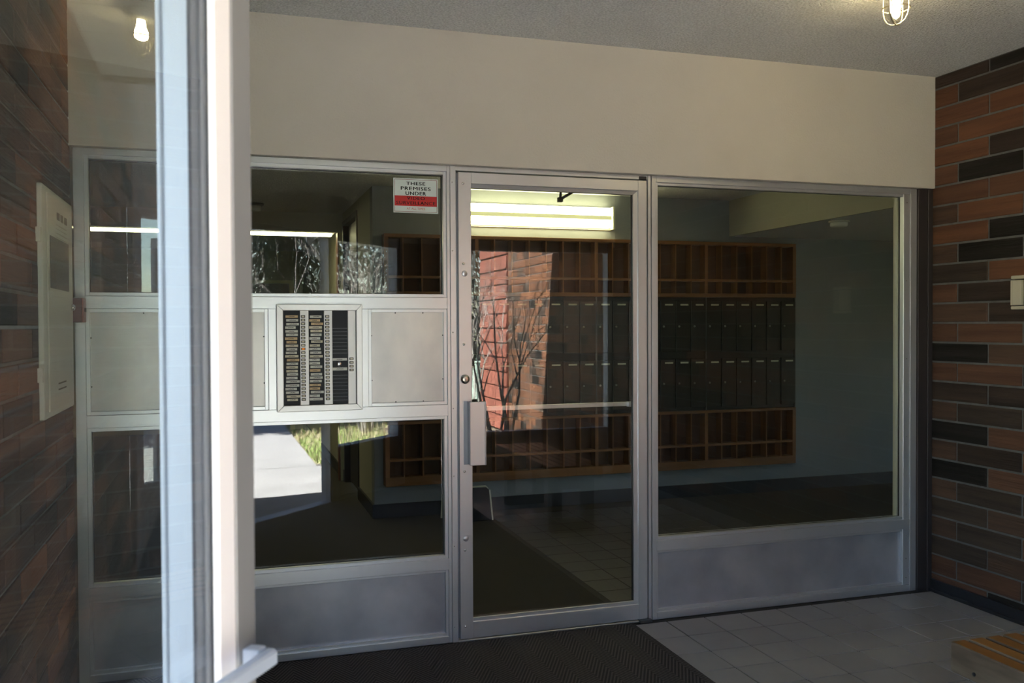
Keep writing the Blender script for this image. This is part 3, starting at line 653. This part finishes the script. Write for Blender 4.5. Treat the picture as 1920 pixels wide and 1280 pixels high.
# straight window wall right of the angled entrance
pier = brick_wall('wall_outside_pier', 'narrow brick pier between the angled entrance and the outer window', (1.435, YW-.06, 0), 0, .62, 2.12, .2, .4, seed=9, thick=.12)
structure('wall_window_header', bx(1.435, XR, YW-.06, YW+.10, 2.10, ZC+.1), STUCCO, 'stucco band above the outer window', 'wall')
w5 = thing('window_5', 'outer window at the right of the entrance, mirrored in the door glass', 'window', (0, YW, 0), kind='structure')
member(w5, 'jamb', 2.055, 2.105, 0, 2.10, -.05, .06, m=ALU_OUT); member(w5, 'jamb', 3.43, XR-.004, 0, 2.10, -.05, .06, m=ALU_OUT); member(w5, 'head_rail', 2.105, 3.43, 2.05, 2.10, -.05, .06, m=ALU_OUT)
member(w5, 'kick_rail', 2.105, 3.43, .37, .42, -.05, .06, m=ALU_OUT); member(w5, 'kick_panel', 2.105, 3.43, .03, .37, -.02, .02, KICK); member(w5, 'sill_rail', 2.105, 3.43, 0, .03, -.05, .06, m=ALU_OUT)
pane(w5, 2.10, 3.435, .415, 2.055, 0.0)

# the open outer door leaf: local X from the hinge outwards, +Y its inner face
d2 = thing('door_2', 'open aluminium outer door leaf with a push bar, in the left foreground', 'door', (.0347, 1.17, 0), math.atan2(-.839, -.545), kind='structure')
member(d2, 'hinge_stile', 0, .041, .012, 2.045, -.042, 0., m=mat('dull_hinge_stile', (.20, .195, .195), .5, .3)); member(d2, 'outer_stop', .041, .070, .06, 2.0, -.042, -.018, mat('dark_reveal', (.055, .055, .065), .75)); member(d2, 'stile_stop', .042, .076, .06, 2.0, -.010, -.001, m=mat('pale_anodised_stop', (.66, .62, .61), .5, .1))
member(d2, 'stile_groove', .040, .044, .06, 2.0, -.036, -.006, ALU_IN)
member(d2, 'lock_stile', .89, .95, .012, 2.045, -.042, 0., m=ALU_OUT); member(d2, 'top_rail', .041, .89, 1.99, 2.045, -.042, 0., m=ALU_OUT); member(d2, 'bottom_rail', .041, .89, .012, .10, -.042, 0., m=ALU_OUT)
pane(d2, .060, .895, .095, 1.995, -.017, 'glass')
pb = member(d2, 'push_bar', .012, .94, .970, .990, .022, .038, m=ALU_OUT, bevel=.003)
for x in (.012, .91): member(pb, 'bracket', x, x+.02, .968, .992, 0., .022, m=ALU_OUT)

# ------------------------------------------------------------------ outdoors
sf = structure('soffit', B().prism([(-2.9, 1.788), (-2.9, .75), (-1.28, .67), (1.07, -1.68), (XR+.3, -1.68), (XR+.3, -.26), (1.41, -.26), (A0[0], 1.70), (A0[0], 1.788)], SOF+.004, SOF+.30), SOFFIT, 'pale soffit over the outside entrance', 'soffit')
for i in range(14):   # vinyl soffit panels running out from the facade
    xa = -2.9+.31*i
    ya = .75 if xa < -1.3 else max(-1.68, -.61-xa)
    yb = 1.788 if xa+.31 <= A0[0] else min(1.788, 1.235-.03-(xa+.31)-.06)
    if yb-ya > .1: bx(.004, .302, ya+.01, yb, -.008, .004).build('soffit_panel', SOFFIT, sf, loc=(xa, 0, SOF))
fas = B()
fp = [(-2.9, 1.788), (-2.9, .75), (-1.28, .67), (1.07, -1.68), (XR+.3, -1.68)]
for (xa, ya), (xb, yb) in zip(fp, fp[1:]):
    dx, dy = xb-xa, yb-ya; L_ = math.hypot(dx, dy); nx, ny = dy/L_*.03, -dx/L_*.03
    fas.prism([(xa, ya), (xb, yb), (xb-nx, yb-ny), (xa-nx, ya-ny)], SOF-.03, SOF+.34)
structure('trim_fascia', fas, mat('brown_fascia', (.16, .10, .07), .6), 'brown fascia around the soffit edge', 'fascia')
structure('ground', B().box(-60, 60, -70, 1.8, -.3, -.03).box(7.3, 60, 1.8, 30, -.3, -.03), TURF, 'dry lawn ground outside', 'ground')
wk = structure('walkway', B().prism([(-1.25, 1.788), (-1.25, -.3), (-1.05, -14), (.62, -14), (.86, -1.6), (2.0, -1.6), (2.0, -.26), (1.435, -.26), (A0[0], 1.788)], -.14, -.014), mat('walk_joint', (.09, .085, .08), 1.), 'pale sunlit concrete walkway leading to the entrance', 'walkway')
B().prism([(-1.25, 1.78), (-1.25, -1.35), (2.0, -1.35), (2.0, -.265), (1.43, -.265), (A0[0]-.008, 1.78)], -.05, 0).build('slab', CONC, wk)
for k in range(8):
    ya, yb = -1.362-1.58*k, -1.362-1.58*(k+1)+.012
    B().prism([(-1.24, ya), (.865+.019*(ya+1.4), ya), (.865+.019*(yb+1.4), yb), (-1.24, yb)], -.05, 0).build('slab', CONC, wk)
structure('planting_bed', B().prism([(2.0, -.26), (2.0, -1.6), (2.0, -4.6), (XR, -4.6), (XR, -.26)], -.12, -.01), SOIL, 'bare soil bed along the outer brick wall', 'soil')
# grass: short blades nobody could count
gb = bmesh.new(); rg = random.Random(2)
for i in range(16000):
    y = -1.7-7.0*rg.random()**1.3; x = .86+.02*(y+1.6)+.03+3.4*rg.random()
    if (x > 2.0 and y > -4.75) or x > 3.9: continue
    if math.hypot(x-1.8, y+4.35) < .12: continue
    h = rg.uniform(.03, .09); a = rg.uniform(0, 6.28); w = .006
    lx, ly = rg.uniform(-.04, .04), rg.uniform(-.04, .04)
    v = [gb.verts.new((x-w*math.cos(a), y-w*math.sin(a), -.03)), gb.verts.new((x+w*math.cos(a), y+w*math.sin(a), -.03)), gb.verts.new((x+lx, y+ly, -.03+h))]
    f = gb.faces.new(v); f.material_index = 0 if rg.random() < (.75 if y > -3.6 else .35) else 1
me = bpy.data.meshes.new('lawn_grass'); gb.to_mesh(me); gb.free(); me.materials.append(BLADE); me.materials.append(BLADE2)
tag(link('lawn_grass', me), 'short green and straw coloured grass beside the walkway', 'grass', kind='stuff')

def bare_shrub(loc, label, h, spread, seed, stems=6, depth=5, xmax=9.):
    """leafless many-stemmed shrub: tapered forking branches"""
    rg = random.Random(seed); t = thing('bare_shrub', label, 'shrub', loc, group='leafless shrubs')
    def grow(b, p, d, L, r, lev):
        segs = 3
        for s in range(segs):
            d = (d+Vector((rg.uniform(-.22, .22), rg.uniform(-.22, .22), rg.uniform(-.10, .14)))).normalized()
            if p.x > xmax*.75: d.x = -abs(d.x)
            q = p+d*(L/segs); b.tube(p, q, r, r*.82, 5 if lev < 2 else 4, cap=False); p = q; r *= .82
            if lev < depth and s > 0 and rg.random() < .7:
                sd_ = (d+Vector((rg.uniform(-1, 1), rg.uniform(-1, 1), rg.uniform(-.25, .7)))*.9).normalized()
                grow(b, p, sd_, L*rg.uniform(.45, .7), r*.65, lev+1)
        if lev < depth:
            for _ in range(2):
                sd_ = (d+Vector((rg.uniform(-1, 1), rg.uniform(-1, 1), rg.uniform(-.2, .6)))*.6).normalized()
                grow(b, p, sd_, L*rg.uniform(.5, .72), r*.7, lev+1)
    for k in range(stems):
        b = B(); a = 2*math.pi*k/stems+rg.uniform(-.3, .3)
        grow(b, Vector((.06*math.cos(a), .06*math.sin(a), -.03)), Vector((spread*math.cos(a), spread*math.sin(a), 1)).normalized(), h*.42, .019, 1)
        b.build('stem', BARK, t)
    return t
bare_shrub((2.80, -1.42, 0), 'dark leafless shrub in the shade by the outer brick wall', 2.5, .16, 4, 6, 5, .60)
bare_shrub((2.80, -3.05, 0), 'pale leafless shrub in the sun before the red siding', 2.4, .22, 12, 6, 5, .60)
bare_shrub((1.80, -4.35, 0), 'leafless shrub with pale branches beyond the end of the bed', 2.9, .26, 9, 7, 5)

def conifer(loc, label, h, r, seed):
    """spruce: trunk and whorls of drooping needle sprays"""
    rg = random.Random(seed); t = thing('spruce_tree', label, 'tree', loc, group='spruce trees')
    B().tube((0, 0, -.05), (0, 0, h*.95), .18, .03, 8).build('trunk', TRUNK, t)
    vs, fs = [], []
    n = 620
    for i in range(n):
        f = (i+.5)/n; z = .35+(h-.5)*f; L = r*(1-f)**.85*rg.uniform(.7, 1.1)+.1; a = i*2.39996+rg.uniform(-.2, .2)
        ca_, sa_ = math.cos(a), math.sin(a); m = 13
        for k in range(m):
            s = (k+1)/m*L; zz = z-.26*s+.05*math.sin(s*3); px, py = ca_*s, sa_*s
            for sgn in (-1, 1, 0):
                w = (.16+.22*(1-k/m))*rg.uniform(.5, 1.2)
                qx, qy = px-sa_*sgn*w+ca_*.12, py+ca_*sgn*w+sa_*.12; dz = rg.uniform(.05, .20) if sgn else rg.uniform(.15, .38)
                b = len(vs); e = .035
                vs += [(px-ca_*e, py-sa_*e, zz), (px+ca_*e, py+sa_*e, zz+.02), (qx, qy, zz-dz)]; fs.append((b, b+1, b+2))
    me = bpy.data.meshes.new('foliage'); me.from_pydata(vs, [], fs); me.materials.append(NEEDLE); link('foliage', me, t)
conifer((1.3, -12.4, 0), 'tall blue green spruce straight out from the entrance', 11, 2.5, 1)
conifer((5.3, -16.5, 0), 'blue green spruce beyond the lawn on the side of the brick wall', 11, 2.5, 2)
conifer((-4.6, -4.4, 0), 'near blue green spruce beside the walkway on the side of the facade', 11, 2.9, 3)
conifer((-3.75, -12.7, 0), 'far blue green spruce on the side of the facade', 9, 2.4, 4)
def hedge(x0, x1, y, h, label, seed, dep=1.2):
    rg = random.Random(seed); b = B()
    for i in range(int((x1-x0)*900)):
        x, z = rg.uniform(x0, x1), rg.uniform(0, h); yy = y+rg.uniform(-dep, dep)*.5
        z *= .85+.15*math.sin(x*1.7); s = rg.uniform(.03, .08); a = rg.uniform(0, 6.28); c = rg.uniform(-.8, .8)
        b._f([b.bm.verts.new((x, yy, z)), b.bm.verts.new((x+s*math.cos(a), yy+s*math.sin(a), z+s*c)), b.bm.verts.new((x-s*math.sin(a), yy+s*math.cos(a)*c, z+s))])
    me = bpy.data.meshes.new('hedge'); b.bm.to_mesh(me); b.bm.free(); me.materials.append(HEDGEM)
    tag(link('hedge', me), label, 'hedge')
hedge(-9, 9, -22, 1.7, 'dark leafy hedge across the end of the lawn', 5)
structure('bounce_cut_bed_left', B().prism([(-14, 1.788), (-14, -3.4), (-1.25, -3.4), (-1.25, 1.788)], -.12, -.01), mat('bounce_cut_mulch', (.055, .042, .034), 1., var=.5, vscale=20, bump=.8, bscale=60, bdist=.02), 'dark mulch bed added out of view in front of the facade to cut bounce light', 'mulch')  # added out of view, dark to cut yellow bounce onto the door post
def brick_tex():
    m = bpy.data.materials.new('far_brickwork'); m.use_nodes = True; t = m.node_tree; n = t.nodes; l = t.links; p = n['Principled BSDF']; p.inputs['Roughness'].default_value = .9
    tc = n.new('ShaderNodeTexCoord'); mp = n.new('ShaderNodeMapping'); mp.inputs['Rotation'].default_value = (R(90), 0, 0); bt = n.new('ShaderNodeTexBrick')
    l.new(tc.outputs['Object'], mp.inputs[0]); l.new(mp.outputs[0], bt.inputs['Vector'])
    bt.inputs['Scale'].default_value = 1; bt.inputs['Brick Width'].default_value = BL; bt.inputs['Row Height'].default_value = CP; bt.inputs['Mortar Size'].default_value = .005
    bt.inputs['Color1'].default_value = (.17, .085, .055, 1); bt.inputs['Color2'].default_value = (.06, .04, .032, 1); bt.inputs['Mortar'].default_value = (.25, .24, .225, 1)
    l.new(bt.outputs['Color'], p.inputs['Base Color']); return m
structure('wall_outside_far', B().box(-13, -4.2, 0, .18, 0, 5.2).box(-4.2, XL, 0.02, .18, 2.95, 5.2), brick_tex(), 'far stretch of the brick facade left of the entrance', 'brick wall', (0, 1.788, 0))
ub = thing('utility_box', 'pale green utility cabinet standing on the lawn past the siding', 'utility box', (4.0, -7.3, -.03))
bx(0, .5, 0, .4, 0, .78).build('body', mat('pale_green_enamel', (.36, .46, .40), .5), ub, bevel=.01); bx(-.01, .51, -.01, .41, .78, .80).build('lid', mat('pale_green_enamel', (.36, .46, .40), .5), ub, bevel=.004)
